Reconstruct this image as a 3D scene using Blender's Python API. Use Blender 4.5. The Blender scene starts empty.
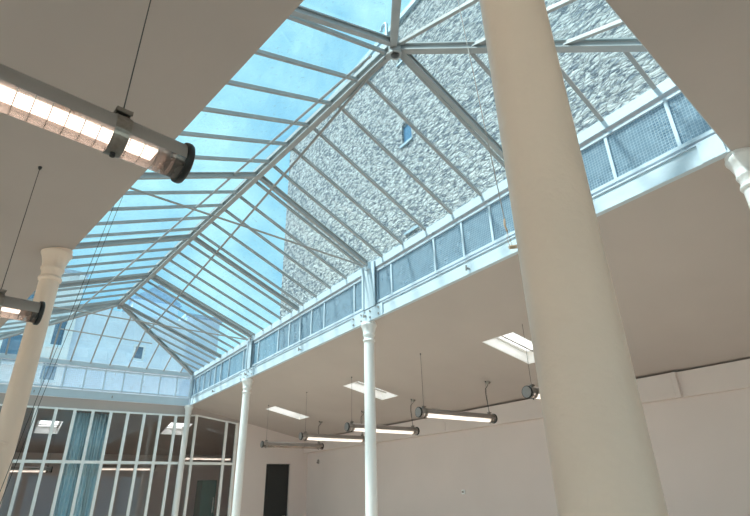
import bpy, bmesh, math, random
from mathutils import Vector, Matrix
random.seed(7)
V = Vector
sc = bpy.context.scene
COL = sc.collection

# ------------------------------------------------------------------ helpers
def mesh_from(bm, name, smooth=False):
    bmesh.ops.recalc_face_normals(bm, faces=bm.faces[:])
    me = bpy.data.meshes.new(name); bm.to_mesh(me); bm.free()
    if smooth:
        for p in me.polygons: p.use_smooth = True
        try: me.set_sharp_from_angle(angle=math.radians(40))
        except Exception: pass
    return me

def wloc(o):
    p = V((0, 0, 0))
    while o is not None:
        p += V(o.location); o = o.parent
    return p

def obj(name, bm, mat, parent=None, smooth=False, at=None):
    """Link bm (world coordinates) as one mesh object; origin at its parent or at `at`."""
    me = mesh_from(bm, name, smooth)
    if mat: me.materials.append(mat)
    o = bpy.data.objects.new(name, me); COL.objects.link(o)
    if parent is not None:
        o.parent = parent
        me.transform(Matrix.Translation(-wloc(parent)))
    elif at is not None:
        o.location = at
        me.transform(Matrix.Translation(-V(at)))
    return o

def tag(o, label, cat, group=None, kind=None):
    o['label'] = label; o['category'] = cat
    if group: o['group'] = group
    if kind: o['kind'] = kind
    return o

def thing(name, label, cat, loc=(0, 0, 0), rz=0, group=None, kind='thing'):
    o = bpy.data.objects.new(name, None); COL.objects.link(o)
    o.empty_display_size = .2
    o.location = loc; o.rotation_euler = (0, 0, rz)
    return tag(o, label, cat, group, kind)

def struct(name, bm, mat, parent=None, smooth=False):
    o = obj(name, bm, mat, parent, smooth); o['kind'] = 'structure'; return o

def dup(root, loc, rz, label, group=None):
    r = root.copy(); COL.objects.link(r)
    r.location = loc; r.rotation_euler = (0, 0, rz); r['label'] = label
    if group: r['group'] = group
    for ch in list(root.children):
        c = ch.copy(); COL.objects.link(c); c.parent = r
        for g in list(ch.children):
            d = g.copy(); COL.objects.link(d); d.parent = c
    return r

def hexa(bm, p):
    v = [bm.verts.new(q) for q in p]
    for f in ((0,1,2,3),(7,6,5,4),(0,4,5,1),(1,5,6,2),(2,6,7,3),(3,7,4,0)):
        bm.faces.new([v[i] for i in f])

def box(bm, a, b):
    (x0,y0,z0),(x1,y1,z1) = a, b
    hexa(bm, [(x0,y0,z0),(x1,y0,z0),(x1,y1,z0),(x0,y1,z0),(x0,y0,z1),(x1,y0,z1),(x1,y1,z1),(x0,y1,z1)])

def beam(bm, A, B, w, h, up=(0,0,1), drop=0.0):
    """Rectangular bar from A to B; width w across, h in the up direction; top face lies `drop` below the line."""
    A, B = V(A), V(B); d = (B-A).normalized()
    s = d.cross(V(up)).normalized(); u = s.cross(d).normalized()
    t = u*(-drop); b = u*(-drop-h); s = s*(w/2)
    hexa(bm, [A-s+b, A+s+b, A+s+t, A-s+t, B-s+b, B+s+b, B+s+t, B-s+t])

def tee(bm, A, B, w, h, up=(0,0,1), drop=0.0, fl=.012, web=.014):
    """Glazing bar: wide thin foot below, a web above it."""
    beam(bm, A, B, w, fl, up, drop+h-fl)
    beam(bm, A, B, web, h-fl, up, drop)

def ibeam(bm, A, B, w, h, up=(0,0,1), drop=0.0, fl=.014, web=.012):
    beam(bm, A, B, w, fl, up, drop)
    beam(bm, A, B, w, fl, up, drop+h-fl)
    beam(bm, A, B, web, h-2*fl, up, drop+fl)

def tube(bm, pts, r, n=8, caps=True):
    pts = [V(p) for p in pts]; rings = []
    prev = None
    for i, p in enumerate(pts):
        d = (pts[min(i+1, len(pts)-1)] - pts[max(i-1, 0)]).normalized()
        if prev is None:
            ref = V((0,0,1)) if abs(d.z) < .9 else V((1,0,0))
            s = d.cross(ref).normalized()
        else:
            s = (prev - d*prev.dot(d)).normalized()
        prev = s; u = d.cross(s)
        rings.append([bm.verts.new(p + (s*math.cos(a)+u*math.sin(a))*r) for a in [2*math.pi*k/n for k in range(n)]])
    for a, b in zip(rings, rings[1:]):
        for k in range(n): bm.faces.new([a[k], a[(k+1)%n], b[(k+1)%n], b[k]])
    if caps:
        bm.faces.new(rings[0][::-1]); bm.faces.new(rings[-1])

def lathe(bm, prof, origin=(0,0,0), axis='z', n=32, closed=True):
    """prof: list of (radius, height)."""
    o = V(origin); rings = []
    for r, h in prof:
        ring = []
        for k in range(n):
            a = 2*math.pi*k/n
            if axis == 'z': q = V((r*math.cos(a), r*math.sin(a), h))
            elif axis == 'x': q = V((h, r*math.cos(a), r*math.sin(a)))
            else: q = V((r*math.sin(a), h, r*math.cos(a)))
            ring.append(bm.verts.new(o+q))
        rings.append(ring)
    for a, b in zip(rings, rings[1:]):
        for k in range(n): bm.faces.new([a[k], a[(k+1)%n], b[(k+1)%n], b[k]])
    if closed:
        bm.faces.new(rings[0][::-1]); bm.faces.new(rings[-1])

def prism(bm, poly, t):
    """Extrude a 3-D polygon by vector t."""
    t = V(t); a = [bm.verts.new(p) for p in poly]; b = [bm.verts.new(V(p)+t) for p in poly]
    bm.faces.new(a[::-1]); bm.faces.new(b); n = len(a)
    for k in range(n): bm.faces.new([a[k], a[(k+1)%n], b[(k+1)%n], b[k]])

def B(): return bmesh.new()

# ------------------------------------------------------------------ materials
def mat(name, color, rough=.5, metal=0., noise=0., nscale=8., bump=0., bscale=40., spec=.5):
    m = bpy.data.materials.new(name); m.use_nodes = True
    nt = m.node_tree; p = nt.nodes['Principled BSDF']
    p.inputs['Roughness'].default_value = rough; p.inputs['Metallic'].default_value = metal
    p.inputs['Specular IOR Level'].default_value = spec
    tc = nt.nodes.new('ShaderNodeTexCoord')
    n = nt.nodes.new('ShaderNodeTexNoise'); n.inputs['Scale'].default_value = nscale; n.inputs['Detail'].default_value = 4
    nt.links.new(tc.outputs['Object'], n.inputs['Vector'])
    r = nt.nodes.new('ShaderNodeValToRGB')
    c = color
    r.color_ramp.elements[0].color = (*[max(0, v*(1-noise)) for v in c], 1)
    r.color_ramp.elements[1].color = (*[min(1, v*(1+noise*.5)) for v in c], 1)
    r.color_ramp.elements[0].position = .3; r.color_ramp.elements[1].position = .7
    nt.links.new(n.outputs['Fac'], r.inputs['Fac']); nt.links.new(r.outputs['Color'], p.inputs['Base Color'])
    if bump:
        n2 = nt.nodes.new('ShaderNodeTexNoise'); n2.inputs['Scale'].default_value = bscale; n2.inputs['Detail'].default_value = 3
        nt.links.new(tc.outputs['Object'], n2.inputs['Vector'])
        b = nt.nodes.new('ShaderNodeBump'); b.inputs['Strength'].default_value = bump; b.inputs['Distance'].default_value = .01
        nt.links.new(n2.outputs['Fac'], b.inputs['Height']); nt.links.new(b.outputs['Normal'], p.inputs['Normal'])
    return m

def glass(name, tint, gloss=.06, rough=.0, frost=0., frost_col=(.8,.85,.9), grid=0., gscale=30., dirt=0., diff=.45):
    """Thin sheet glass: clear light passes straight, a little reflects; optional frosting, wires and grime."""
    m = bpy.data.materials.new(name); m.use_nodes = True
    nt = m.node_tree; nt.nodes.clear(); L = nt.links.new
    out = nt.nodes.new('ShaderNodeOutputMaterial')
    tr = nt.nodes.new('ShaderNodeBsdfTransparent'); tr.inputs['Color'].default_value = (*tint, 1)
    gl = nt.nodes.new('ShaderNodeBsdfGlossy'); gl.inputs['Roughness'].default_value = rough
    lw = nt.nodes.new('ShaderNodeLayerWeight'); lw.inputs['Blend'].default_value = .25
    mu = nt.nodes.new('ShaderNodeMath'); mu.operation = 'MULTIPLY_ADD'
    mu.inputs[1].default_value = gloss*3; mu.inputs[2].default_value = gloss*.5
    L(lw.outputs['Fresnel'], mu.inputs[0])
    mx = nt.nodes.new('ShaderNodeMixShader'); L(mu.outputs[0], mx.inputs[0]); L(tr.outputs[0], mx.inputs[1]); L(gl.outputs[0], mx.inputs[2])
    last = mx
    tc = nt.nodes.new('ShaderNodeTexCoord')
    if frost:
        tl = nt.nodes.new('ShaderNodeBsdfTranslucent'); tl.inputs['Color'].default_value = (*frost_col, 1)
        df = nt.nodes.new('ShaderNodeBsdfDiffuse'); df.inputs['Color'].default_value = (*frost_col, 1)
        m1 = nt.nodes.new('ShaderNodeMixShader'); m1.inputs[0].default_value = diff; L(tl.outputs[0], m1.inputs[1]); L(df.outputs[0], m1.inputs[2])
        m2 = nt.nodes.new('ShaderNodeMixShader'); L(last.outputs[0], m2.inputs[1]); L(m1.outputs[0], m2.inputs[2])
        nz = nt.nodes.new('ShaderNodeTexNoise'); nz.inputs['Scale'].default_value = 6; nz.inputs['Detail'].default_value = 5
        L(tc.outputs['Object'], nz.inputs['Vector'])
        ma = nt.nodes.new('ShaderNodeMapRange'); ma.inputs[1].default_value = .3; ma.inputs[2].default_value = .7
        ma.inputs[3].default_value = frost*.7; ma.inputs[4].default_value = min(1, frost*1.3)
        L(nz.outputs['Fac'], ma.inputs[0]); L(ma.outputs[0], m2.inputs[0]); last = m2
    if dirt:
        df = nt.nodes.new('ShaderNodeBsdfDiffuse'); df.inputs['Color'].default_value = (.55,.55,.52,1)
        nz = nt.nodes.new('ShaderNodeTexNoise'); nz.inputs['Scale'].default_value = 22; nz.inputs['Detail'].default_value = 6
        L(tc.outputs['Object'], nz.inputs['Vector'])
        ma = nt.nodes.new('ShaderNodeMapRange'); ma.inputs[1].default_value = .6; ma.inputs[2].default_value = .8
        ma.inputs[3].default_value = .01; ma.inputs[4].default_value = dirt
        L(nz.outputs['Fac'], ma.inputs[0])
        m3 = nt.nodes.new('ShaderNodeMixShader'); L(ma.outputs[0], m3.inputs[0]); L(last.outputs[0], m3.inputs[1]); L(df.outputs[0], m3.inputs[2]); last = m3
    if grid:
        wr = nt.nodes.new('ShaderNodeBsdfDiffuse'); wr.inputs['Color'].default_value = (.72,.76,.78,1)
        sep = nt.nodes.new('ShaderNodeSeparateXYZ'); L(tc.outputs['Object'], sep.inputs[0])
        ad = nt.nodes.new('ShaderNodeMath'); ad.operation = 'ADD'; L(sep.outputs['X'], ad.inputs[0]); L(sep.outputs['Y'], ad.inputs[1])
        def lines(sock):
            a = nt.nodes.new('ShaderNodeMath'); a.operation = 'MULTIPLY'; a.inputs[1].default_value = gscale; L(sock, a.inputs[0])
            f = nt.nodes.new('ShaderNodeMath'); f.operation = 'FRACT'; L(a.outputs[0], f.inputs[0])
            g = nt.nodes.new('ShaderNodeMath'); g.operation = 'LESS_THAN'; g.inputs[1].default_value = .16; L(f.outputs[0], g.inputs[0]); return g
        l1 = lines(ad.outputs[0]); l2 = lines(sep.outputs['Z'])
        mxm = nt.nodes.new('ShaderNodeMath'); mxm.operation = 'MAXIMUM'; L(l1.outputs[0], mxm.inputs[0]); L(l2.outputs[0], mxm.inputs[1])
        sc_ = nt.nodes.new('ShaderNodeMath'); sc_.operation = 'MULTIPLY'; sc_.inputs[1].default_value = grid; L(mxm.outputs[0], sc_.inputs[0])
        m4 = nt.nodes.new('ShaderNodeMixShader'); L(sc_.outputs[0], m4.inputs[0]); L(last.outputs[0], m4.inputs[1]); L(wr.outputs[0], m4.inputs[2]); last = m4
    L(last.outputs[0], out.inputs['Surface'])
    return m

def emit(name, col, s):
    m = bpy.data.materials.new(name); m.use_nodes = True
    nt = m.node_tree; nt.nodes.clear()
    e = nt.nodes.new('ShaderNodeEmission'); e.inputs['Color'].default_value = (*col, 1); e.inputs['Strength'].default_value = s
    o = nt.nodes.new('ShaderNodeOutputMaterial'); nt.links.new(e.outputs[0], o.inputs['Surface']); return m

def stone_mat():
    m = bpy.data.materials.new('rubble_stone'); m.use_nodes = True
    nt = m.node_tree; p = nt.nodes['Principled BSDF']; p.inputs['Roughness'].default_value = .95; L = nt.links.new
    p.inputs['Specular IOR Level'].default_value = .1
    tc = nt.nodes.new('ShaderNodeTexCoord')
    nz0 = nt.nodes.new('ShaderNodeTexNoise'); nz0.inputs['Scale'].default_value = 1.6; nz0.inputs['Detail'].default_value = 3
    L(tc.outputs['Object'], nz0.inputs['Vector'])
    mixv = nt.nodes.new('ShaderNodeVectorMath'); mixv.operation = 'MULTIPLY_ADD'; mixv.inputs[1].default_value = (.25,.25,.25)
    L(nz0.outputs['Color'], mixv.inputs[0]); L(tc.outputs['Object'], mixv.inputs[2])
    mp = nt.nodes.new('ShaderNodeMapping'); mp.inputs['Scale'].default_value = (1, 5.2, 11.0); L(mixv.outputs[0], mp.inputs['Vector'])
    vo = nt.nodes.new('ShaderNodeTexVoronoi'); vo.feature = 'DISTANCE_TO_EDGE'; vo.inputs['Scale'].default_value = 1.0; L(mp.outputs[0], vo.inputs['Vector'])
    vc = nt.nodes.new('ShaderNodeTexVoronoi'); vc.inputs['Scale'].default_value = 1.0; L(mp.outputs[0], vc.inputs['Vector'])
    r = nt.nodes.new('ShaderNodeValToRGB'); r.color_ramp.elements[0].position = .0; r.color_ramp.elements[1].position = 1
    r.color_ramp.elements[0].color = (.74,.74,.74,1); r.color_ramp.elements[1].color = (1,.99,.98,1)
    L(vc.outputs['Color'], r.inputs['Fac'])
    rm = nt.nodes.new('ShaderNodeValToRGB'); rm.color_ramp.elements[0].position = .02; rm.color_ramp.elements[1].position = .16
    rm.color_ramp.elements[0].color = (.62,.63,.66,1); rm.color_ramp.elements[1].color = (1,1,1,1); L(vo.outputs['Distance'], rm.inputs['Fac'])
    mm = nt.nodes.new('ShaderNodeMix'); mm.data_type = 'RGBA'; mm.blend_type = 'MULTIPLY'; mm.inputs[0].default_value = 1
    L(r.outputs['Color'], mm.inputs[6]); L(rm.outputs['Color'], mm.inputs[7])
    nz = nt.nodes.new('ShaderNodeTexNoise'); nz.inputs['Scale'].default_value = 5.5; nz.inputs['Detail'].default_value = 8; nz.inputs['Roughness'].default_value = .75
    mp2 = nt.nodes.new('ShaderNodeMapping'); mp2.inputs['Scale'].default_value = (1,.8,1.6); L(tc.outputs['Object'], mp2.inputs['Vector']); L(mp2.outputs[0], nz.inputs['Vector'])
    ns = nt.nodes.new('ShaderNodeTexNoise'); ns.inputs['Scale'].default_value = 1.0; ns.inputs['Detail'].default_value = 5; ns.inputs['Roughness'].default_value = .65
    mp3 = nt.nodes.new('ShaderNodeMapping'); mp3.inputs['Scale'].default_value = (1, 5.0, 11.0); L(mixv.outputs[0], mp3.inputs['Vector']); L(mp3.outputs[0], ns.inputs['Vector'])
    rs = nt.nodes.new('ShaderNodeValToRGB'); rs.color_ramp.elements[0].position = .42; rs.color_ramp.elements[1].position = .53
    rs.color_ramp.elements[0].color = (.36,.41,.48,1); rs.color_ramp.elements[1].color = (1,1,1,1); L(ns.outputs['Fac'], rs.inputs['Fac'])
    m5 = nt.nodes.new('ShaderNodeMix'); m5.data_type = 'RGBA'; m5.blend_type = 'MULTIPLY'; m5.inputs[0].default_value = 1
    L(mm.outputs[2], m5.inputs[6]); L(rs.outputs['Color'], m5.inputs[7])
    L(m5.outputs[2], p.inputs['Base Color'])
    mr = nt.nodes.new('ShaderNodeMapRange'); mr.inputs[1].default_value = 0; mr.inputs[2].default_value = .3; L(vo.outputs['Distance'], mr.inputs[0])
    ad = nt.nodes.new('ShaderNodeMath'); ad.operation = 'MULTIPLY_ADD'; ad.inputs[1].default_value = 3.2; L(nz.outputs['Fac'], ad.inputs[0]); L(mr.outputs[0], ad.inputs[2])
    b = nt.nodes.new('ShaderNodeBump'); b.inputs['Strength'].default_value = 1.0; b.inputs['Distance'].default_value = .24
    L(ad.outputs[0], b.inputs['Height']); L(b.outputs['Normal'], p.inputs['Normal'])
    return m

M = dict(
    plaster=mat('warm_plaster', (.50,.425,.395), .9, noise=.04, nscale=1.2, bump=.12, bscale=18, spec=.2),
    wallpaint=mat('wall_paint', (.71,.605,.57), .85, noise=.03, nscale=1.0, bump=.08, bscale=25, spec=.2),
    floor=mat('timber_floor', (.70,.57,.48), .55, noise=.2, nscale=3),
    white=mat('white_paint_steel', (.92,.90,.89), .45, noise=.05, nscale=4, bump=.1, bscale=30),
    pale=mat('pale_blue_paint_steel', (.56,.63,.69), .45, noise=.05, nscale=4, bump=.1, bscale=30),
    bar=mat('grey_paint_steel', (.40,.39,.385), .5, noise=.08, nscale=5),
    tie=mat('tie_steel', (.36,.33,.31), .5, metal=.2),
    column=mat('column_paint', (.90,.69,.56), .4, noise=.05, nscale=2.5, bump=.35, bscale=28),
    column_white=mat('column_white_paint', (.86,.82,.80), .4, noise=.04, nscale=3, bump=.25, bscale=30),
    black=mat('black_rubber', (.012,.012,.013), .4),
    steel=mat('brushed_steel', (.34,.31,.28), .35, metal=.9, noise=.2, nscale=60),
    housing=mat('lamp_housing', (.33,.29,.27), .4, metal=.2, noise=.05),
    dark=mat('dark_wire', (.05,.05,.05), .5),
    gravel=mat('pale_gravel', (.72,.62,.54), .95, noise=.2, nscale=20),
    door=mat('dark_door', (.018,.018,.018), .35),
    cabinet=mat('green_cabinet', (.05,.11,.10), .4),
    curtain=mat('pale_blue_curtain', (.78,.92,.98), .9, noise=.1, nscale=14),
    stone=stone_mat(),
    zinc=mat('zinc', (.38,.46,.52), .5, metal=.3, noise=.2, nscale=5),
    render=mat('pale_render', (.74,.84,.98), .9, noise=.12, nscale=1.5),
    render_w=mat('white_render', (.78,.80,.82), .9, noise=.08, nscale=1.5),
    slate=mat('slate_roof', (.42,.52,.66), .6, noise=.2, nscale=6),
    shutter=mat('window_reveal', (.84,.86,.88), .7),
    darkglass=mat('dark_window_glass', (.08,.16,.26), .08, spec=.8),
    wood=mat('wooden_handle', (.62,.45,.32), .5),
    g_roof=glass('roof_glass', (.86,.97,1.0), .03, dirt=.12),
    g_wired=glass('wired_glass', (.62,.78,.88), .05, rough=.2, frost=.42, frost_col=(.33,.46,.55), grid=.30, gscale=38),
    g_far=glass('cast_glass', (.86,.95,1.0), .05, rough=.1, frost=.16, frost_col=(.72,.82,.88), grid=.1, gscale=22),
    g_part=glass('partition_glass', (.92,.92,.92), .07),
    g_tube=glass('lamp_tube_glass', (.97,.90,.86), .18, rough=.05, frost=.26, frost_col=(1.0,.82,.74), diff=.3),
    g_opal=glass('opal_tube', (1,1,1), .05, frost=.75, frost_col=(1,.97,.94), diff=.1),
    g_velux=glass('rooflight_glass', (.95,.97,1.0), .03, frost=.75, frost_col=(.97,.97,.97), diff=.05),
    led=emit('led_strip', (1.0,.87,.76), 4.0),
    tray=mat('lamp_reflector', (.80,.66,.58), .4),
    led_off=mat('unlit_strip', (.45,.42,.40), .4),
)

# ------------------------------------------------------------------ plan of the place (metres)
XR = 3.86                                   # right edge of the opening
def xl(y): return .965 - .160*y              # left edge
def ynear(x): return .515 + .108*x          # near edge
YF = 14.25                                  # far edge
Z0, ZS, ZE, ZR = 3.8, 3.98, 4.65, 5.57      # soffit, top of girder, eaves, ridge
RN, RF = V((2.26,2.80,ZR)), V((1.43,11.95,ZR))
def xr(y): return RN.x + (y-RN.y)*(RF.x-RN.x)/(RF.y-RN.y)
CNR, CNL, CFR = V((XR,.66,ZE)), V((.80,.72,ZE)), V((XR,14.2,ZE))
CFL = V((xl(14.2),14.2,ZE))
SL = -.21
def zc_right(x): return Z0 + SL*(x-3.90)
XW, YB, XLW, YN = 7.53, 18.4, -4.6, -4.2
TOP = .14

# ------------------------------------------------------------------ shell
b = B(); box(b, (XLW-.2,YN-.2,-.15), (XW+.2,YB+.2,0)); struct('floor', b, M['floor'])
# right wall
b = B(); box(b, (XW,YN,0), (XW+.2,YB,3.3)); struct('wall_right', b, M['wallpaint'])
# far wall with the dark doorway
YP = 14.3
b = B()
for x0,x1,z0,z1 in ((5.30,6.24,0,3.46),(6.98,XW,0,3.46),(6.24,6.98,2.39,3.46)):
    box(b, (x0,YP,z0), (x1,YP+.15,z1))
struct('wall_far', b, M['wallpaint'])
b = B(); box(b, (6.25,YP+.06,0), (6.97,YP+.11,2.38)); d1 = struct('door_1', b, M['door'])
b = B(); box(b, (6.34,YP+.048,1.5), (6.88,YP+.06,2.2)); obj('door_panel', b, M['door'], d1)
b = B(); tube(b, [(6.90,YP+.06,1.05),(6.90,YP+.0,1.05),(6.80,YP+.0,1.05)], .011); obj('door_handle', b, M['steel'], d1)
# rear wall and left wall: out of view, tall glazing added to let more daylight in
wins = [(-4.3,-1.7),(-1.5,1.2),(1.4,4.1),(4.3,7.2)]
def window_wall(name, spans, start, end, z0, z1, top, at, horiz, first):
    b = B(); cur = start
    def bx(u0,u1,za,zb):
        if horiz: box(b, (u0,at-.2,za), (u1,at,zb))
        else: box(b, (at-.2,u0,za), (at,u1,zb))
    for a,c in spans:
        bx(cur,a,0,top); bx(a,c,0,z0); bx(a,c,z1,top); cur = c
    bx(cur,end,0,top)
    struct(name, b, M['wallpaint'])
    for i,(a,c) in enumerate(spans):
        b = B()
        def fr(u0,u1,za,zb,d0=.12,d1=.06):
            if horiz: box(b, (u0,at-d0,za), (u1,at-d1,zb))
            else: box(b, (at-d0,u0,za), (at-d1,u1,zb))
        for x in (a,(a+c)/2,c): fr(x-.025,x+.025,z0,z1)
        for z in (z0,z1): fr(a,c,z-.025,z+.025)
        w = struct('window_%d'%(first+i), b, M['white'])  # unseen windows, added to brighten the interior
        b = B(); fr(a,c,z0,z1,.095,.085); obj('window_pane', b, M['g_roof'], w)
window_wall('wall_rear', wins, XLW, XW, .25, 2.72, 2.9, YN, True, 1)
window_wall('wall_left', [(-3.9+3.0*k,-3.9+3.0*k+2.8) for k in range(6)], YN, YB, .25, 2.68, 3.0, XLW, False, 5)
b = B(); box(b, (-40,-40,-.6), (40,YN-.25,-.2)); box(b, (-40,YN-.25,-.6), (XLW-.25,40,-.2)); struct('ground', b, M['gravel'])  # unseen pale ground, added to bounce warm sunlight onto the ceilings

# sloped ceilings round the opening ------------------------------------------------
VEL = [(5.27,6.24,4.25,4.83),(5.25,6.20,8.02,8.58),(5.17,6.13,11.58,12.14)]     # right roof windows x0,x1,y0,y1
def slab_grid(bm, xsv, ysv, zf, holes, t=TOP):
    vs = {}
    def vert(i,j,k):
        if (i,j,k) not in vs: vs[i,j,k] = bm.verts.new((xsv[i],ysv[j],zf(xsv[i],ysv[j])+k*t))
        return vs[i,j,k]
    solid = lambda i,j: 0<=i<len(xsv)-1 and 0<=j<len(ysv)-1 and not any(h[0]<=xsv[i]+1e-6 and xsv[i+1]<=h[1]+1e-6 and h[2]<=ysv[j]+1e-6 and ysv[j+1]<=h[3]+1e-6 for h in holes)
    for i in range(len(xsv)-1):
        for j in range(len(ysv)-1):
            if not solid(i,j): continue
            for k in (0,1): bm.faces.new([vert(i,j,k),vert(i+1,j,k),vert(i+1,j+1,k),vert(i,j+1,k)])
            for (di,dj),(p,q) in {(-1,0):((i,j),(i,j+1)),(1,0):((i+1,j),(i+1,j+1)),(0,-1):((i,j),(i+1,j)),(0,1):((i,j+1),(i+1,j+1))}.items():
                if not solid(i+di,j+dj): bm.faces.new([vert(*p,0),vert(*q,0),vert(*q,1),vert(*p,1)])
XCR = XR+.05
xsv = sorted({XCR,XW+.0}|{v for h in VEL for v in h[:2]}); ysv = sorted({.93,YP}|{v for h in VEL for v in h[2:]})
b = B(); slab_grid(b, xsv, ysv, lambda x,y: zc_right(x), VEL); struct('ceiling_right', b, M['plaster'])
# left ceiling
def zc_left(x,y): return Z0 + SL*max(0, (xl(y)-x)/math.sqrt(1+.160**2))
b = B()
P = [(xl(.60)-.03,.605),(xl(YP)-.03,YP),(XLW,YP),(XLW,-2.0),(-1.5,-1.9)]
P = [(xl(.60)-.0,.605),(xl(YP)-.0,YP),(XLW,YP),(XLW,-4.4)]
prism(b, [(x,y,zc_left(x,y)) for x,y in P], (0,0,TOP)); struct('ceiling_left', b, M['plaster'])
# near ceiling (over the viewer)
def zc_near(x,y): return Z0 + SL*max(0,(ynear(x)-y))
b = B()
P = [(xl(.60),.605),(XLW,-4.4),(XW,-2.74),(XCR,.93)]
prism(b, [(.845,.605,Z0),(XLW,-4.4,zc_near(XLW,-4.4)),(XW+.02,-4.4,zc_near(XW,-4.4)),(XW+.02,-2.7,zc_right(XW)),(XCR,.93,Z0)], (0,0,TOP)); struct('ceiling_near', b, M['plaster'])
b = B()
prism(b, [(XCR,.93,Z0),(XW,.93,zc_right(XW)),(XW,-2.7,zc_right(XW))], (0,0,TOP)); struct('ceiling_corner', b, M['plaster'])
# far soffit and the ceiling of the room behind the partition
VB = [(.57,1.14,15.55,16.6),(3.68,4.32,15.2,16.25)]
def zc_back(y): return 3.62 - .2*(y-YP-.15)
xsv = sorted({XLW,XW}|{v for h in VB for v in h[:2]}); ysv = sorted({YP+.15,YB}|{v for h in VB for v in h[2:]})
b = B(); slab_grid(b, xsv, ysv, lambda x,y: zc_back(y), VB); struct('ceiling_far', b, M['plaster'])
b = B(); box(b, (XLW,YB,0), (XW,YB+.2,2.95)); struct('wall_back', b, M['wallpaint'])
# plaster head over the partition
b = B()
box(b, (XLW,YF+.05,3.56), (XCR,YP+.15,3.80))
hexa(b, [(XCR,YF+.05,3.62),(5.35,YF+.05,3.43),(5.35,YP+.15,3.43),(XCR,YP+.15,3.62),(XCR,YF+.05,3.81),(5.35,YF+.05,3.51),(5.35,YP+.15,3.51),(XCR,YP+.15,3.81)])
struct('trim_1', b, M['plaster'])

# ------------------------------------------------------------------ glazed partition
gp = thing('glazed_partition', 'white-framed glazed partition closing the far end under the roof lantern', 'glass partition', (2.0,YP,0))
mx_ = [-4.5]+[-4.1+.392*k for k in range(0,11)]
mx_ = [x for x in [.44-.392*k for k in range(12,0,-1)] if x>XLW+.05] + [.44,.835,1.225,1.615,2.015,2.405,2.795,3.19,3.58,4.12,4.97,5.27]
def ptop(x): return 3.56 if x < 3.9 else 3.62-.19*(x-XCR)/(5.35-XCR)
for x in mx_:
    b = B(); box(b, (x-.033,YP-.035,0), (x+.033,YP+.03,ptop(x)+.0)); obj('mullion', b, M['white'], gp)
for x0,x1 in zip([XLW]+mx_, mx_):
    if x1-x0 < .1: continue
    b = B(); box(b, (x0+.034,YP-.03,2.34), (x1-.034,YP+.02,2.405)); obj('rail', b, M['white'], gp)
    b = B(); prism(b, [(x0+.034,YP-.005,.02),(x1-.034,YP-.005,.02),(x1-.034,YP-.005,2.34),(x0+.034,YP-.005,2.34)], (0,.008,0)); obj('lower_pane', b, M['g_part'], gp)
    b = B(); prism(b, [(x0+.034,YP-.005,2.405),(x1-.034,YP-.005,2.405),(x1-.034,YP-.005,ptop(x1)-.04),(x0+.034,YP-.005,ptop(x0)-.04)], (0,.008,0)); obj('upper_pane', b, M['g_part'], gp)
    b = B(); prism(b, [(x0+.034,YP-.03,ptop(x0)-.04),(x1-.034,YP-.03,ptop(x1)-.04),(x1-.034,YP-.03,ptop(x1)),(x0+.034,YP-.03,ptop(x0))], (0,.05,0)); obj('head_rail', b, M['white'], gp)

# ------------------------------------------------------------------ roof lantern
root = thing('roof_lantern', 'large hipped glass roof lantern with grey steel bars over the opening', 'skylight', (2.0,7.5,ZS))
def zr_(x,y):   # right slope
    return ZE + (ZR-ZE)*max(0,min(1,(XR-x)/(XR-xr(y))))
def zl_(x,y):
    return ZE + (ZR-ZE)*max(0,min(1,(x-xl(y))/(xr(y)-xl(y))))
def zfar(x,y): return ZE + (ZR-ZE)*max(0,min(1,(14.2-y)/(14.2-RF.y)))
def znear(x,y): return ZE + (ZR-ZE)*max(0,min(1,(y-.69)/(RN.y-.69)))
def clip(poly, f):
    out = []
    for i in range(len(poly)):
        a, c = poly[i], poly[(i+1)%len(poly)]; fa, fc = f(a), f(c)
        if fa >= 0: out.append(a)
        if fa*fc < 0:
            t = fa/(fa-fc); out.append((a[0]+t*(c[0]-a[0]), a[1]+t*(c[1]-a[1])))
    return out
QR = [(CNR.x,CNR.y),(CFR.x,CFR.y),(RF.x,RF.y),(RN.x,RN.y)]
QL = [(CNL.x,CNL.y),(CFL.x,CFL.y),(RF.x,RF.y),(RN.x,RN.y)]
QF = [(CFR.x,CFR.y),(CFL.x,CFL.y),(RF.x,RF.y)]
QN = [(CNR.x,CNR.y),(CNL.x,CNL.y),(RN.x,RN.y)]
barsR = [.80,1.26,1.75,2.25,2.80,3.28,3.77,4.27,4.75,5.23,5.71,6.20,6.69,7.17,7.66,8.13,8.58,9.00,9.42,9.86,10.28,10.69,11.10,11.50,11.92,12.36,12.80,13.24,13.68]
SH = .165
barsL = [1.2,1.7,2.2]+[2.82+.475*k for k in range(0,20)]+[12.3,12.75,13.2,13.65,14.1]
barsF = [1.32+.437*k for k in range(-5,6)]
barsN = [1.36,1.81,2.26,2.71,3.16,3.58]
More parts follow.
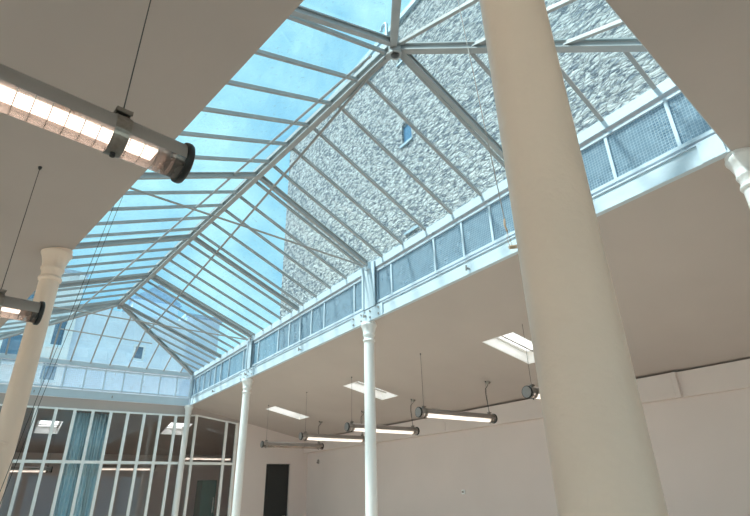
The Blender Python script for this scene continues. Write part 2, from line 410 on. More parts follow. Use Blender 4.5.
def slope(Q, key0, cuts, zf, namebar, lift, fan=None):
    """panes between cuts, and a glazing bar along every cut"""
    lims = [-99]+cuts+[99]
    key = (lambda q, c: q[1]-fan(c)*(q[0]-2.0)) if fan else (lambda q, c: key0(q))
    for a, c in zip(lims, lims[1:]):
        p = clip(clip(Q, lambda q: key(q,a)-a-.012), lambda q: c-.012-key(q,c))
        if len(p) < 3: continue
        area = abs(sum(p[i][0]*p[(i+1)%len(p)][1]-p[(i+1)%len(p)][0]*p[i][1] for i in range(len(p))))/2
        if area < .01: continue
        b = B(); prism(b, [(x,y,zf(x,y)+lift) for x,y in p], (0,0,.008)); obj('glass_pane', b, M['g_roof'], root)
    for c in cuts:
        p = clip(clip(Q, lambda q: key(q,c)-c+1e-4), lambda q: c+1e-4-key(q,c))
        if len(p) < 2: continue
        far = max(((V((*a_,0))-V((*c_,0))).length, a_, c_) for a_ in p for c_ in p)
        if far[0] < .12: continue
        A, C_ = far[1], far[2]
        if zf(*A) > zf(*C_): A, C_ = C_, A
        b = B(); tee(b, (A[0],A[1],zf(*A)), (C_[0],C_[1],zf(*C_)), .034, .042, drop=-.03); obj(namebar, b, M['bar'], root)
slope(QR, lambda q: q[1], barsR, zr_, 'glazing_bar', .03)
slope(QL, lambda q: q[1]-SH*(q[0]-2.0), barsL, zl_, 'glazing_bar', .03, lambda c: .17+.11*max(0,min(1,(7.0-c)/2.5)))
slope(QF, lambda q: q[0], barsF, zfar, 'glazing_bar', .03)
slope(QN, lambda q: q[0], barsN, znear, 'glazing_bar', .03)
# ridge, hips, principal rafters
b = B(); beam(b, RN, RF, .080, .05, drop=-.07); beam(b, RN, RF, .012, .09, drop=-.02)
beam(b, RN, RF, .07, .014, drop=.055); obj('ridge_beam', b, M['bar'], root)
for C_, R_ in ((CNR,RN),(CNL,RN),(CFR,RF),(CFL,RF)):
    b = B(); ibeam(b, C_, R_, .07, .085, drop=-.03); obj('hip_rafter', b, M['bar'], root)
for y in (2.70,5.55,7.84,9.97,11.93):
    yy = max(y, RN.y) if y < 3 else y
    b = B(); ibeam(b, (XR-.02,y if y<3 else y,ZE), (xr(yy),yy-(.06 if y<3 else 0),ZR), (.05 if y<3 else .048), .070, drop=-.022); obj('principal_rafter', b, M['bar'], root)
    x0 = xr(yy); ys = 2.73 if y < 3 else yy; sh = .23 if y < 3 else .17; f = lambda t: (x0-t, ys-sh*t)
    t = .1
    while f(t)[0] > xl(f(t)[1]): t += .01
    e = f(t)
    b = B(); ibeam(b, (e[0],e[1],ZE), (x0,ys,ZR), (.05 if y<3 else .048), .070, drop=-.022); obj('principal_rafter', b, M['bar'], root)
# hub at the near end of the ridge: open pipe socket
b = B()
lathe(b, [(.044,-.16),(.062,-.16),(.062,.06),(.044,.06)], (RN.x,RN.y-.03,RN.z+.03), 'z', 24, closed=False)
lathe(b, [(.044,-.16),(.044,.05),(.001,.05)], (RN.x,RN.y-.03,RN.z+.03), 'z', 24, closed=False)
obj('ridge_hub', b, M['bar'], root, True)
b = B(); tube(b, [(RF.x,RF.y,RF.z-.02),(RF.x,RF.y,RF.z-.14)], .04, 16); obj('ridge_hub', b, M['bar'], root, True)
# purlins below the bars, tie rods
b = B(); tube(b, [(2.235,2.90,5.50),(2.235,12.75,5.21)], .017); obj('purlin', b, M['tie'], root)
b = B(); tube(b, [(2.10,2.95,5.50),(.52,12.15,5.09)], .015); obj('purlin', b, M['bar'], root)
for A, C_ in (((xl(5.25)+.02,5.25,4.66),(XR-.03,5.62,4.64)),((xl(9.95)+.02,9.98,4.66),(XR-.03,10.14,4.62))):
    b = B(); tube(b, [A, C_], .013); obj('tie_rod', b, M['tie'], root)
b = B(); tube(b, [(.45,13.05,5.10),(2.45,13.05,5.04)], .015); obj('cross_bar', b, M['bar'], root)
# curb: posts, rails, panes --------------------------------------------------------
ZG0, ZG1 = 4.03, 4.53
def curb(name_side, pts, pane, thick=.045, inward=V((1,0,0))):
    """pts: list of plan points along one side; a post at each, a wired pane between"""
    for p in pts:
        b = B(); d = (V((*pts[-1],0))-V((*pts[0],0))).normalized(); s = V((-d.y,d.x,0))
        c = V((*p,0)); hexa(b, [c+d*u*.014+s*v*.02+V((0,0,z)) for z in (ZS+.02,ZG1+.02) for u,v in ((-1,-1),(1,-1),(1,1),(-1,1))]); obj('curb_post', b, M['pale'], root)
    for p, q in zip(pts, pts[1:]):
        d = (V((*q,0))-V((*p,0))).normalized(); s = V((-d.y,d.x,0))*.004
        A = V((*p,0))+d*.014; C_ = V((*q,0))-d*.014
        b = B(); hexa(b, [A-s+V((0,0,ZG0)),C_-s+V((0,0,ZG0)),C_+s+V((0,0,ZG0)),A+s+V((0,0,ZG0)),A-s+V((0,0,ZG1)),C_-s+V((0,0,ZG1)),C_+s+V((0,0,ZG1)),A+s+V((0,0,ZG1))])
        obj('curb_pane', b, M[pane], root)
    A, C_ = V((*pts[0],0)), V((*pts[-1],0))
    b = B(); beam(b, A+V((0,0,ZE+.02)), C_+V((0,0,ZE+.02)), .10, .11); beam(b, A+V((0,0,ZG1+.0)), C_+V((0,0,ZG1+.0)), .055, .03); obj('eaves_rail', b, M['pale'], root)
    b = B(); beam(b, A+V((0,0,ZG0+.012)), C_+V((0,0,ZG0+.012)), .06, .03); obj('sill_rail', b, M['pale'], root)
XG = XR+.03
yR = [.68,1.23,1.78,2.27,2.75,3.22,3.67,4.17,5.07,5.42,5.70,6.02,6.94,7.39,7.81,8.25,8.73,9.69,9.97,10.16,10.5,11.39,11.94,12.35,12.74,13.19,13.61,14.0,14.2]
curb('right', [(XG,y) for y in yR], 'g_wired')
curb('far', [(x,YF) for x in [CFL.x]+[.39+.44*k for k in range(-3,8)]+[XG]], 'g_far')
yL = [.72+.482*k for k in range(29)]
curb('left', [(xl(y)-.03,y) for y in yL], 'g_far')
curb('near', [(.80+ (XG-.80)*k/6, .67) for k in range(7)], 'g_far')
for y0,y1 in ((5.40,5.72),(9.93,10.18)):     # double posts over the columns
    b = B(); box(b, (XR-.03,y0,ZS), (XR-.014,y1,ZE+.02)); box(b, (XR-.05,y0,ZS), (XR-.01,y0+.04,ZE)); box(b, (XR-.05,y1-.04,ZS), (XR-.01,y1,ZE))
    obj('main_post', b, M['pale'], root)
    b = B(); box(b, (XR-.07,(y0+y1)/2-.05,ZE-.08), (XR-.02,(y0+y1)/2+.05,ZE+.03)); tube(b, [(XR-.09,(y0+y1)/2,ZE-.02),(XR-.02,(y0+y1)/2,ZE-.02)], .02, 10); obj('post_bracket', b, M['pale'], root)
b = B(); box(b, (XR-.06,14.14,ZS), (XR+.0,14.2,ZE)); obj('main_post', b, M['pale'], root)
b = B(); box(b, (XR-.10,13.1,4.66),(XR-.05,13.2,4.70)); b.free()

# ------------------------------------------------------------------ girders
def girder(name, label, A, C_, out, inner=True):
    """channel girder: web toward the opening, flanges to the outside (direction out)"""
    A, C_, out = V((*A,0)), V((*C_,0)), V((*out,0)).normalized()
    g = thing(name, label, 'steel girder', ((A.x+C_.x)/2,(A.y+C_.y)/2,Z0), 0, 'girders round the roof opening')
    def bar(z0,z1,o0,o1):
        b_ = B(); hexa(b_, [A+out*o0+V((0,0,z0)),C_+out*o0+V((0,0,z0)),C_+out*o1+V((0,0,z0)),A+out*o1+V((0,0,z0)),A+out*o0+V((0,0,z1)),C_+out*o0+V((0,0,z1)),C_+out*o1+V((0,0,z1)),A+out*o1+V((0,0,z1))]); return b_
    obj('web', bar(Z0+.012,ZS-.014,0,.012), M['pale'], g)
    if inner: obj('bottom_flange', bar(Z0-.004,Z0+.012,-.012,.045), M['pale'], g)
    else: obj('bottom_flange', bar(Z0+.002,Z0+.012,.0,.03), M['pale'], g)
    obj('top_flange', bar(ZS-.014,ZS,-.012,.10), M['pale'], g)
    return g
def gusset(g, c, d, n, L=.36, plate_h=.175, dz=0):
    """bolted plate: centre c, along d, facing n"""
    c, d, n = V(c), V(d).normalized(), V(n).normalized()
    b_ = B(); s = d*L; h = V((0,0,plate_h/2))
    hexa(b_, [c-s-h,c+s-h,c+s-h+n*.02,c-s-h+n*.02,c-s+h,c+s+h,c+s+h+n*.02,c-s+h+n*.02]); pl = obj('gusset_plate', b_, M['pale'], g)
    for u in (-.8,-.28,.28,.8):
        for v in (-.5,.5):
            p = c+d*L*u+V((0,0,plate_h*.5*v))+n*.018
            b_ = B(); tube(b_, [p, p+n*.018], .014, 6); obj('bolt', b_, M['tie'], pl)
    b_ = B(); p = c+V((0,0,.0))+n*.01; tube(b_, [p, p+n*.05], .02, 8); tube(b_, [p+n*.05-V((0,0,.03)), p+n*.05+V((0,0,.02))], .008, 6); obj('lug', b_, M['tie'], pl)
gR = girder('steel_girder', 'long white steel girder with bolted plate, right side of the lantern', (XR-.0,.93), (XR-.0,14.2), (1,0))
gusset(gR, (XR-.002,5.66,Z0+.082), (0,1,0), (-1,0,0), .40, .185)
gusset(gR, (XR-.002,10.14,Z0+.085), (0,1,0), (-1,0,0), .36, .18)
b = B(); box(b, (XR-.016,13.9,Z0+.0), (XR,14.2,ZS)); obj('gusset_plate', b, M['pale'], gR)
for y in (3.6,7.7,12.2):
    b = B(); tube(b, [(XR,y,Z0+.06),(XR-.05,y,Z0+.06)], .012, 8); tube(b, [(XR-.05,y,Z0+.03),(XR-.05,y,Z0+.09)], .012, 8); obj('cleat', b, M['tie'], gR)
b = B(); box(b, (XR-.016,.95,Z0+.0), (XR,1.12,ZS)); obj('gusset_plate', b, M['pale'], gR)
gF = girder('steel_girder', 'white steel girder across the far end above the glazed partition', (xl(14.2)+.05,14.2), (XR-.03,14.2), (0,1))
for x in (.3,1.95):
    b = B(); tube(b, [(x,14.2,Z0+.07),(x,14.15,Z0+.07)], .012, 8); tube(b, [(x,14.15,Z0+.04),(x,14.15,Z0+.10)], .012, 8); obj('cleat', b, M['tie'], gF)
gL = girder('steel_girder', 'steel girder along the left edge, carried by the slim left column', (xl(.66),.66), (xl(14.1),14.1), (-1,-.160), False)
gN = girder('steel_girder', 'steel girder across the near end beside the thick foreground column', (.86,ynear(.86)), (XR-.02,ynear(XR-.02)), (.108,-1), False)

# ------------------------------------------------------------------ cast-iron columns
def column(loc, r0, r1, label, shaft_m, h=Z0-.004, group='cast-iron columns round the roof opening', cap=1.0, abacus='square'):
    c = thing('cast_iron_column', label, 'column', (loc[0],loc[1],0), 0, group)
    x, y = loc
    b_ = B(); k = cap*r1/.075
    lathe(b_, [(r0,0.0),(r0,.2),(r0+(r1-r0)*.3,1.2),(r0+(r1-r0)*.6,2.2),(r1,h-.30*k)], (x,y,0), 'z', 40); obj('shaft', b_, shaft_m, c, True)
    b_ = B(); z = h-.30*k
    lathe(b_, [(r1,z),(r1*1.14,z+.008*k),(r1*1.20,z+.022*k),(r1*1.14,z+.036*k),(r1*1.02,z+.045*k),(r1*1.03,z+.085*k),(r1*1.16,z+.10*k),(r1*1.2,z+.115*k),(r1*1.12,z+.13*k),(r1*1.2,z+.17*k),(r1*1.42,z+.225*k),(r1*1.58,z+.245*k),(r1*1.6,z+.262*k),(r1*1.5,z+.27*k),(r1*1.5,h-.0)], (x,y,0), 'z', 40)
    obj('capital', b_, shaft_m, c, True)
    b_ = B(); lathe(b_, [(r0*1.7,0),(r0*1.7,.10),(r0*1.45,.14),(r0*1.3,.16),(r0*1.45,.19),(r0*1.1,.24),(r0*1.0,.26)], (x,y,0), 'z', 40); obj('base', b_, shaft_m, c, True)
    return c
cw = M['column_white']
column((3.895,5.67), .078, .072, 'white column in the middle, standing alone beneath the bolted plate', cw)
column((3.89,10.18), .080, .074, 'white column just right of the glazed partition', cw)
column((3.84,14.13), .080, .073, 'white column in the corner, in front of the partition', cw)
cl = column((.005,5.33), .092, .084, 'beige column on the left, passing behind the end of a lamp', M['column'])
b = B(); tube(b, [(.005,5.33-.085,2.02),(.005,5.33-.115,2.02)], .010, 8); tube(b, [(-.022,5.33-.115,2.03),(.032,5.33-.115,2.01)], .008, 8); obj('cleat', b, M['column'], cl)
column((.842,.533), .0865, .0775, 'thick beige column in the foreground', M['column'])
column((3.97,.90), .080, .074, 'white column at the right border, only its ringed capital showing', cw)

# ------------------------------------------------------------------ tubular lamps
def make_lamp(label, lit=True, L=1.60, R_=.066, co=.10, grid=True, opal=False):
    """axis along +x, origin at the middle; drop of the cables is set per lamp afterwards"""
    t = thing('tubular_lamp', label, 'lamp', (0,0,0), 0, None)
    b_ = B(); n = 20      # upper housing: half shell with thickness
    a0, a1 = math.radians(-15), math.radians(195)
    ring = []
    for s in (R_, R_-.004):
        ring.append([[b_.verts.new((x, s*math.cos(a0+(a1-a0)*k/n), s*math.sin(a0+(a1-a0)*k/n))) for k in range(n+1)] for x in (-L/2+.01, L/2-.01)])
    for k in range(n):
        b_.faces.new([ring[0][0][k],ring[0][0][k+1],ring[0][1][k+1],ring[0][1][k]]); b_.faces.new([ring[1][0][k],ring[1][1][k],ring[1][1][k+1],ring[1][0][k+1]])
    for k in (0,n): b_.faces.new([ring[0][0][k],ring[0][1][k],ring[1][1][k],ring[1][0][k]])
    for e in (0,1):
        for k in range(n): b_.faces.new([ring[0][e][k],ring[1][e][k],ring[1][e][k+1],ring[0][e][k+1]])
    obj('housing', b_, M['housing'], t, True)
    b_ = B(); ring = []  # clear tube below
    for x in (-L/2+.01, L/2-.01):
        ring.append([b_.verts.new((x, (R_-.001)*math.cos(math.radians(195+150*k/24)), (R_-.001)*math.sin(math.radians(195+150*k/24)))) for k in range(25)])
    for k in range(24): b_.faces.new([ring[0][k],ring[0][k+1],ring[1][k+1],ring[1][k]])
    obj('clear_tube', b_, M['g_opal' if opal else 'g_tube'], t, True)
    b_ = B(); LL = L/2-.10
    box(b_, (-LL,-.036,-.0175), (LL,.036,-.0150)); obj('light_strip', b_, M['led'] if lit else M['led_off'], t)
    b_ = B(); box(b_, (-LL,-.060,-.0140), (LL,.060,-.010)); obj('gear_tray', b_, M['tray'] if lit else M['led_off'], t)
    if grid:             # louvre blades across the strip
        b_ = B(); x = -LL
        while x <= LL+.01:
            n_ = 16; q = [(math.cos(math.radians(196+148*k/n_)), math.sin(math.radians(196+148*k/n_))) for k in range(n_+1)]
            for (c0,s0),(c1,s1) in zip(q, q[1:]):
                ro, ri = R_-.0025, R_-.0045
                hexa(b_, [(x-.0013,c0*ro,s0*ro),(x+.0013,c0*ro,s0*ro),(x+.0013,c1*ro,s1*ro),(x-.0013,c1*ro,s1*ro),(x-.0013,c0*ri,s0*ri),(x+.0013,c0*ri,s0*ri),(x+.0013,c1*ri,s1*ri),(x-.0013,c1*ri,s1*ri)])
            x += .045
        obj('louvre', b_, M['steel'], t)
    for s in (-1,1):
        b_ = B(); x = s*L/2
        lathe(b_, [(.0,x-s*.045),(R_*.97,x-s*.045),(R_*.97,x-s*.012),(R_*1.12,x-s*.012),(R_*1.15,x-s*.006),(R_*1.15,x+s*.006),(R_*1.10,x+s*.012),(.0,x+s*.012)], (0,0,0), 'x', 36, closed=False)
        e = obj('end_cap', b_, M['black'], t, True)
        b_ = B(); lathe(b_, [(.0,x+s*.016),(R_*.98,x+s*.016),(R_*1.02,x+s*.012),(R_*1.02,x+s*.008),(.0,x+s*.008)], (0,0,0), 'x', 36, closed=False)
        obj('end_disc', b_, M['housing'], e, True)
        for q in (.045,.075):   # clear baffle rings near the ends
            b_ = B(); lathe(b_, [(R_*.82,x-s*q),(R_*.99,x-s*q),(R_*.99,x-s*(q+.008)),(R_*.82,x-s*(q+.008)),(R_*.82,x-s*q)], (0,0,0), 'x', 30, closed=False); obj('baffle_ring', b_, M['g_tube'], t, True)
        # strap clamp
        xc = s*(L/2-co); w = .024
        b_ = B(); rr = []
        for x2 in (xc-w, xc+w):
            for s2 in (R_+.001, R_+.0035):
                rr.append([b_.verts.new((x2, s2*math.cos(2*math.pi*k/36), s2*math.sin(2*math.pi*k/36))) for k in range(36)])
        for k in range(36):
            j = (k+1)%36
            b_.faces.new([rr[1][k],rr[1][j],rr[3][j],rr[3][k]]); b_.faces.new([rr[0][k],rr[2][k],rr[2][j],rr[0][j]])
            b_.faces.new([rr[0][k],rr[0][j],rr[1][j],rr[1][k]]); b_.faces.new([rr[2][k],rr[3][k],rr[3][j],rr[2][j]])
        box(b_, (xc-w,-.012,R_), (xc+w,.012,R_+.028)); box(b_, (xc-w-.002,-.030,R_+.024), (xc+w+.002,.014,R_+.029)); box(b_, (xc-w-.002,-.031,R_+.012), (xc+w+.002,-.028,R_+.029))
        cm = obj('clamp', b_, M['steel'], t)
        b_ = B(); tube(b_, [(xc,0,-R_),(xc,0,-R_-.016)], .0085, 10); obj('clamp_screw', b_, M['black'], cm, True)
    return t
def hang(t, loc, rz, zl, zr, cord=False, co=.10):
    """suspension cables and ceiling hooks of one lamp; zl / zr ceiling heights above its two ends"""
    L = 1.60
    t.location = loc; t.rotation_euler = (0,0,rz)
    for sg, zc in ((-1,zl),(1,zr)):
        xc = sg*(L/2-co); dz = zc-loc[2]
        b_ = B(); tube(b_, [(xc,0,.088),(xc,0,dz)], .0022, 6); me = mesh_from(b_, 'cable'); me.materials.append(M['dark'])
        o = bpy.data.objects.new('suspension_cable', me); COL.objects.link(o); o.parent = t
        b_ = B(); lathe(b_, [(.0,-.022),(.006,-.022),(.011,-.012),(.012,.0),(.0,.0)], (xc,0,dz), 'z', 14, closed=False); me = mesh_from(b_, 'hook', True); me.materials.append(M['dark'])
        o = bpy.data.objects.new('ceiling_hook', me); COL.objects.link(o); o.parent = t
    if cord:
        xc = L/2-.10; dz = zr-loc[2]-.02
        b_ = B(); tube(b_, [(xc+.05,0,dz-.02),(xc+.045,0,dz-.05),(xc-.02,0,dz-.11),(xc-.025,0,dz-.2),(xc+.0,0,dz-.4),(xc+.01,0,.07)], .0055, 8); me = mesh_from(b_, 'cord', True); me.materials.append(M['dark'])
        o = bpy.data.objects.new('power_cord', me); COL.objects.link(o); o.parent = t
        b_ = B(); lathe(b_, [(.0,-.03),(.022,-.03),(.045,-.01),(.05,.008),(.0,.008)], (xc+.05,0,dz), 'z', 20, closed=False); me = mesh_from(b_, 'rose', True); me.materials.append(M['steel'])
        o = bpy.data.objects.new('ceiling_rose', me); COL.objects.link(o); o.parent = t
GR = 'tubular lamps hung over the right side'
rights = [(4.0,True,'lamp behind the thick beige column, only its round end cap showing'),
          (5.93,True,'lit white tubular lamp, largest of the row hanging right of the middle column'),
          (7.94,True,'lit tubular lamp passing directly behind the white middle column'),
          (9.72,True,'lit tubular lamp between the middle column and the unlit lamp'),
          (11.68,False,'unlit grey tubular lamp above the dark doorway')]
proto = None
for y, lit, lab in rights:
    if lit:
        if proto is None: proto = t = make_lamp(lab, grid=False, opal=True)
        else: t = dup(proto, (0,0,0), 0, lab)
    else: t = make_lamp(lab, lit=False)
    t['group'] = GR
    lamps_right = (y, t)
    rights[[r[0] for r in rights].index(y)] = (y, lit, lab, t)
GL = 'tubular lamps hung over the left side'
l1 = make_lamp('big glowing tubular lamp at upper left, nearest to the viewer', co=.225); l1['group'] = GL
l2 = dup(l1, (0,0,0), 0, 'glowing tubular lamp end reaching in front of the left column', GL)
GB = 'lamps in the room behind the partition'
b1 = dup(proto, (0,0,0), 0, 'lamp behind the partition, left of the blue curtain', GB)
b2 = dup(proto, (0,0,0), 0, 'lamp behind the partition, between the curtain and the corner column', GB)
b3 = dup(proto, (0,0,0), 0, 'lamp behind the partition, right of the corner column', GB)
for y, lit, lab, t in rights: hang(t, (5.75 if y > 4.5 else 5.86,y,2.662), 0, zc_right(5.75-.70), zc_right(5.75+.70), True)
aL = math.atan(.152)
for t, e in ((l1,V((.298,1.60,2.684))),(l2,V((-.005,3.67,2.665)))):
    c = e - V((math.cos(aL),math.sin(aL),0))*.80
    f = lambda s: c + V((math.cos(aL),math.sin(aL),0))*s
    hang(t, c, aL, zc_left(*f(-.575)[:2]), zc_left(*f(.575)[:2]), False, .225)
for t, c in ((b1,V((.35,16.0,2.28))),(b2,V((3.0,16.75,2.37))),(b3,V((5.1,16.0,2.63)))):
    hang(t, c, 0, zc_back(c.y), zc_back(c.y), False)

# ------------------------------------------------------------------ roof windows in the sloped ceilings
def roof_window(name, label, h, zf, group):
    x0,x1,y0,y1 = h; zc = zf(x0,y0)
    w = thing(name, label, 'roof window', ((x0+x1)/2,(y0+y1)/2,zf((x0+x1)/2,(y0+y1)/2)), 0, group)
    D = .20; t = .02
    q = lambda x,y,dz: (x,y,zf(x,y)+dz)
    def wall(a, c, n):
        b_ = B(); n = V(n)*t
        A, C_ = V((*a,zf(*a))), V((*c,zf(*c))); up = V((0,0,D)); dn = V((0,0,-.002))
        hexa(b_, [A+dn,C_+dn,C_+n+dn,A+n+dn,A+up,C_+up,C_+n+up,A+n+up]); return b_
    obj('reveal', wall((x0,y0),(x1,y0),(0,1,0)), M['white'], w); obj('reveal', wall((x0,y1),(x1,y1),(0,-1,0)), M['white'], w)
    obj('reveal', wall((x0,y0+t),(x0,y1-t),(1,0,0)), M['white'], w); obj('reveal', wall((x1,y0+t),(x1,y1-t),(-1,0,0)), M['white'], w)
    b_ = B(); f = .05
    for a, c in (((x0+t,y0+t),(x1-t,y0+t+f)),((x0+t,y1-t-f),(x1-t,y1-t)),((x0+t,y0+t+f),(x0+t+f,y1-t-f)),((x1-t-f,y0+t+f),(x1-t,y1-t-f))):
        hexa(b_, [q(a[0],a[1],D-.05),q(c[0],a[1],D-.05),q(c[0],c[1],D-.05),q(a[0],c[1],D-.05),q(a[0],a[1],D),q(c[0],a[1],D),q(c[0],c[1],D),q(a[0],c[1],D)])
    obj('sash', b_, M['white'], w)
    b_ = B(); prism(b_, [q(x0+t+f,y0+t+f,D-.03),q(x1-t-f,y0+t+f,D-.03),q(x1-t-f,y1-t-f,D-.03),q(x0+t+f,y1-t-f,D-.03)], (0,0,.008)); obj('glass_pane', b_, M['g_velux'], w)
    b_ = B(); ym = y0+.62*(y1-y0); tube(b_, [q(x0+.05,ym,D-.10),q(x1-.05,ym,D-.10)], .012, 8); obj('opening_bar', b_, M['tie'], w)
zR = lambda x,y: zc_right(x)
GV = 'roof windows in the right ceiling'
roof_window('roof_window', 'bright roof window partly hidden by the thick beige column', VEL[0], zR, GV)
roof_window('roof_window', 'bright roof window crossed by the white middle column', VEL[1], zR, GV)
roof_window('roof_window', 'bright roof window above the unlit lamp, farthest along the right ceiling', VEL[2], zR, GV)
zB = lambda x,y: zc_back(y)
roof_window('roof_window', 'roof window behind the partition, left of the blue curtain', VB[0], zB, 'roof windows behind the partition')
roof_window('roof_window', 'roof window behind the partition, beside the corner column', VB[1], zB, 'roof windows behind the partition')

# ------------------------------------------------------------------ boxed duct along the right wall
du = thing('duct_casing', 'long boxed white duct casing along the top of the right wall', 'duct casing', (XW-.1,7.0,2.7))
segs = [(-1.6,3.36,.10),(3.36,8.02,.15),(8.02,10.55,.15),(10.55,12.3,.15),(12.3,14.29,.15)]
for a,c,d in segs:
    b = B(); box(b, (XW-d,a+.003,2.69), (XW-.001,c-.003,3.025)); 
    bmesh.ops.bevel(b, geom=b.edges[:], offset=.004, segments=1, affect='EDGES'); obj('casing_panel', b, M['wallpaint'], du)
b = B(); box(b, (XW-.155,3.30,2.685), (XW-.001,3.36,3.025)); obj('cover_strip', b, M['wallpaint'], du)
# small devices
d = thing('wall_switch', 'small white switch box on the bare right wall', 'switch', (XW,7.79,1.55))
b = B(); box(b, (XW-.03,7.745,1.53), (XW-.001,7.835,1.61)); bmesh.ops.bevel(b, geom=b.edges[:], offset=.008, segments=2, affect='EDGES'); obj('box', b, M['white'], d)
b = B(); box(b, (XW-.04,7.77,1.55), (XW-.03,7.81,1.59)); obj('button', b, M['housing'], d)
d = thing('wall_detector', 'small white detector high on the right wall, near the far corner', 'detector', (XW,13.6,2.4))
b = B(); box(b, (XW-.05,13.55,2.36), (XW-.001,13.63,2.48)); bmesh.ops.bevel(b, geom=b.edges[:], offset=.015, segments=2, affect='EDGES'); obj('body', b, M['housing'], d)
b = B(); tube(b, [(XW-.05,13.59,2.40),(XW-.065,13.59,2.40)], .015, 12); obj('lens', b, M['dark'], d)

# ------------------------------------------------------------------ things behind the partition
def curtain(x0, x1, label):
    n = 90; bm = B(); rows = []
    for z in (.03, 1.2, 2.4, 3.5):
        row = []
        for k in range(n+1):
            x = x0+(x1-x0)*k/n; y = YP+.20+.065*math.sin(k*.78)+.018*math.sin(k*.31+1)
            row.append(bm.verts.new((x + (.02*math.sin(k*.2+z)), y, z)))
        rows.append(row)
    for a, c in zip(rows, rows[1:]):
        for k in range(n): bm.faces.new([a[k],a[k+1],c[k+1],c[k]])
    o = obj('curtain', bm, M['curtain'], None, True, ((x0+x1)/2,YP+.2,0))
    md = o.modifiers.new('thickness', 'SOLIDIFY'); md.thickness = .003
    tag(o, label, 'curtain')
curtain(1.24, 2.02, 'pale blue curtain in folds hanging behind the glazed partition')
t = thing('tall_cabinet', 'dark green tall cabinet seen through the right end of the partition', 'cabinet', (4.85,14.95,0))
b = B(); box(b, (4.62,14.75,0), (5.02,15.2,1.98)); obj('body', b, M['cabinet'], t)
b = B(); box(b, (4.63,14.73,.05), (5.01,14.75,1.96)); dr = obj('door', b, M['cabinet'], t)
b = B(); tube(b, [(4.95,14.73,1.2),(4.95,14.69,1.2),(4.95,14.69,1.55),(4.95,14.73,1.55)], .01, 8); obj('handle', b, M['white'], dr)

# ------------------------------------------------------------------ control cables and pull cord
def cablething(label, pts, r, m, name='control_cable', cat='cable', group=None):
    t_ = thing(name, label, cat, pts[-1], 0, group)
    b_ = B(); tube(b_, pts, r, 6); obj('line', b_, m, t_); return t_
CG = 'vent control cables beside the left column'
for k, lab in ((0,'thin vent control cable hanging by the left column'),(1,'thin vent control cable hanging by the left column')):
    x = .055*k - .025
    c = cablething(lab, [(.43+x,5.0,4.74),(.40+x*.8,5.0,4.40),(.155+x*.6,5.0,2.37),(-.03+x*.5,5.0,.75),(-.08+x,5.0,.0)], .0026, M['dark'], group=CG)
    b = B(); lathe(b, [(.0,-.012),(.028,-.012),(.02,0),(.028,.012),(.0,.012)], (.43+x,5.0,4.70), 'y', 18, closed=False); obj('pulley', b, M['tie'], c, True)
    b = B(); box(b, (.43+x-.006,4.985,4.69), (.43+x+.006,5.015,4.79)); obj('pulley_hanger', b, M['tie'], c)

# ------------------------------------------------------------------ outside: stone wall and the houses beyond
sb = thing('stone_building', 'tall rubble stone building rising beyond the right slope of the glass', 'building', (9.6,3.0,0))
def vnoise(y, z):
    return 0
wy0, wy1, wz0, wz1 = -14.0, 17.45, 3.35, 15.95
holes = [(8.92,9.40,10.95,11.70),(8.90,9.38,8.02,8.50),(8.92,9.36,14.2,14.8)]
ysv = sorted({wy0,wy1}|{v for h in holes for v in h[:2]}); zsv = sorted({wz0,wz1}|{v for h in holes for v in h[2:]})
b = B()
XS = 7.75
solid = lambda i,j: 0<=i<len(ysv)-1 and 0<=j<len(zsv)-1 and not any(abs(h[0]-ysv[i])<1e-6 and h[2]<=zsv[j]+1e-6 and zsv[j+1]<=h[3]+1e-6 for h in holes)
for i in range(len(ysv)-1):
    for j in range(len(zsv)-1):
        if solid(i,j): box(b, (XS,ysv[i],zsv[j]), (XS+.5,ysv[i+1],zsv[j+1]))
bmesh.ops.remove_doubles(b, verts=b.verts[:], dist=1e-5)
# end wall and rear
box(b, (XS+.5,wy1-.5,wz0), (XS+8,wy1,wz1)); box(b, (XS+.5,wy0,wz0), (XS+8,wy0+.5,wz1))
obj('rubble_wall', b, M['stone'], sb)
b = B(); prism(b, [(XS-.10,wy0,wz1),(XS-.10,wy1+.05,wz1),(XS+8,wy1+.05,wz1+.0),(XS+8,wy0,wz1)], (0,0,.22)); obj('coping', b, M['zinc'], sb)
for h in holes:
    b = B(); f = .05
    box(b, (XS+.05,h[0],h[2]), (XS+.12,h[1],h[2]+f)); box(b, (XS+.05,h[0],h[3]-f), (XS+.12,h[1],h[3])); box(b, (XS+.05,h[0],h[2]), (XS+.12,h[0]+f,h[3])); box(b, (XS+.05,h[1]-f,h[2]), (XS+.12,h[1],h[3]))
    wf = obj('window_frame', b, M['zinc'], sb)
    b = B(); box(b, (XS+.07,h[0]+f,h[2]+f), (XS+.09,h[1]-f,h[3]-f)); obj('window_pane', b, M['darkglass'], wf)
    b = B(); box(b, (XS-.05,h[0]-.05,h[2]-.07), (XS+.05,h[1]+.05,h[2])); obj('sill', b, M['zinc'], sb)
b = B(); box(b, (XS-.05,9.9,14.9), (XS-.001,11.3,15.94)); obj('flashing', b, M['zinc'], sb)
b = B(); tube(b, [(XS-.12,9.75,15.4),(XS-.12,9.75,16.35)]+[(XS-.12,9.75+.16*(1-math.cos(a)),16.35+.16*math.sin(a)) for a in [math.pi*k/8 for k in range(1,9)]], .055, 12); obj('vent_pipe', b, M['zinc'], sb, True)

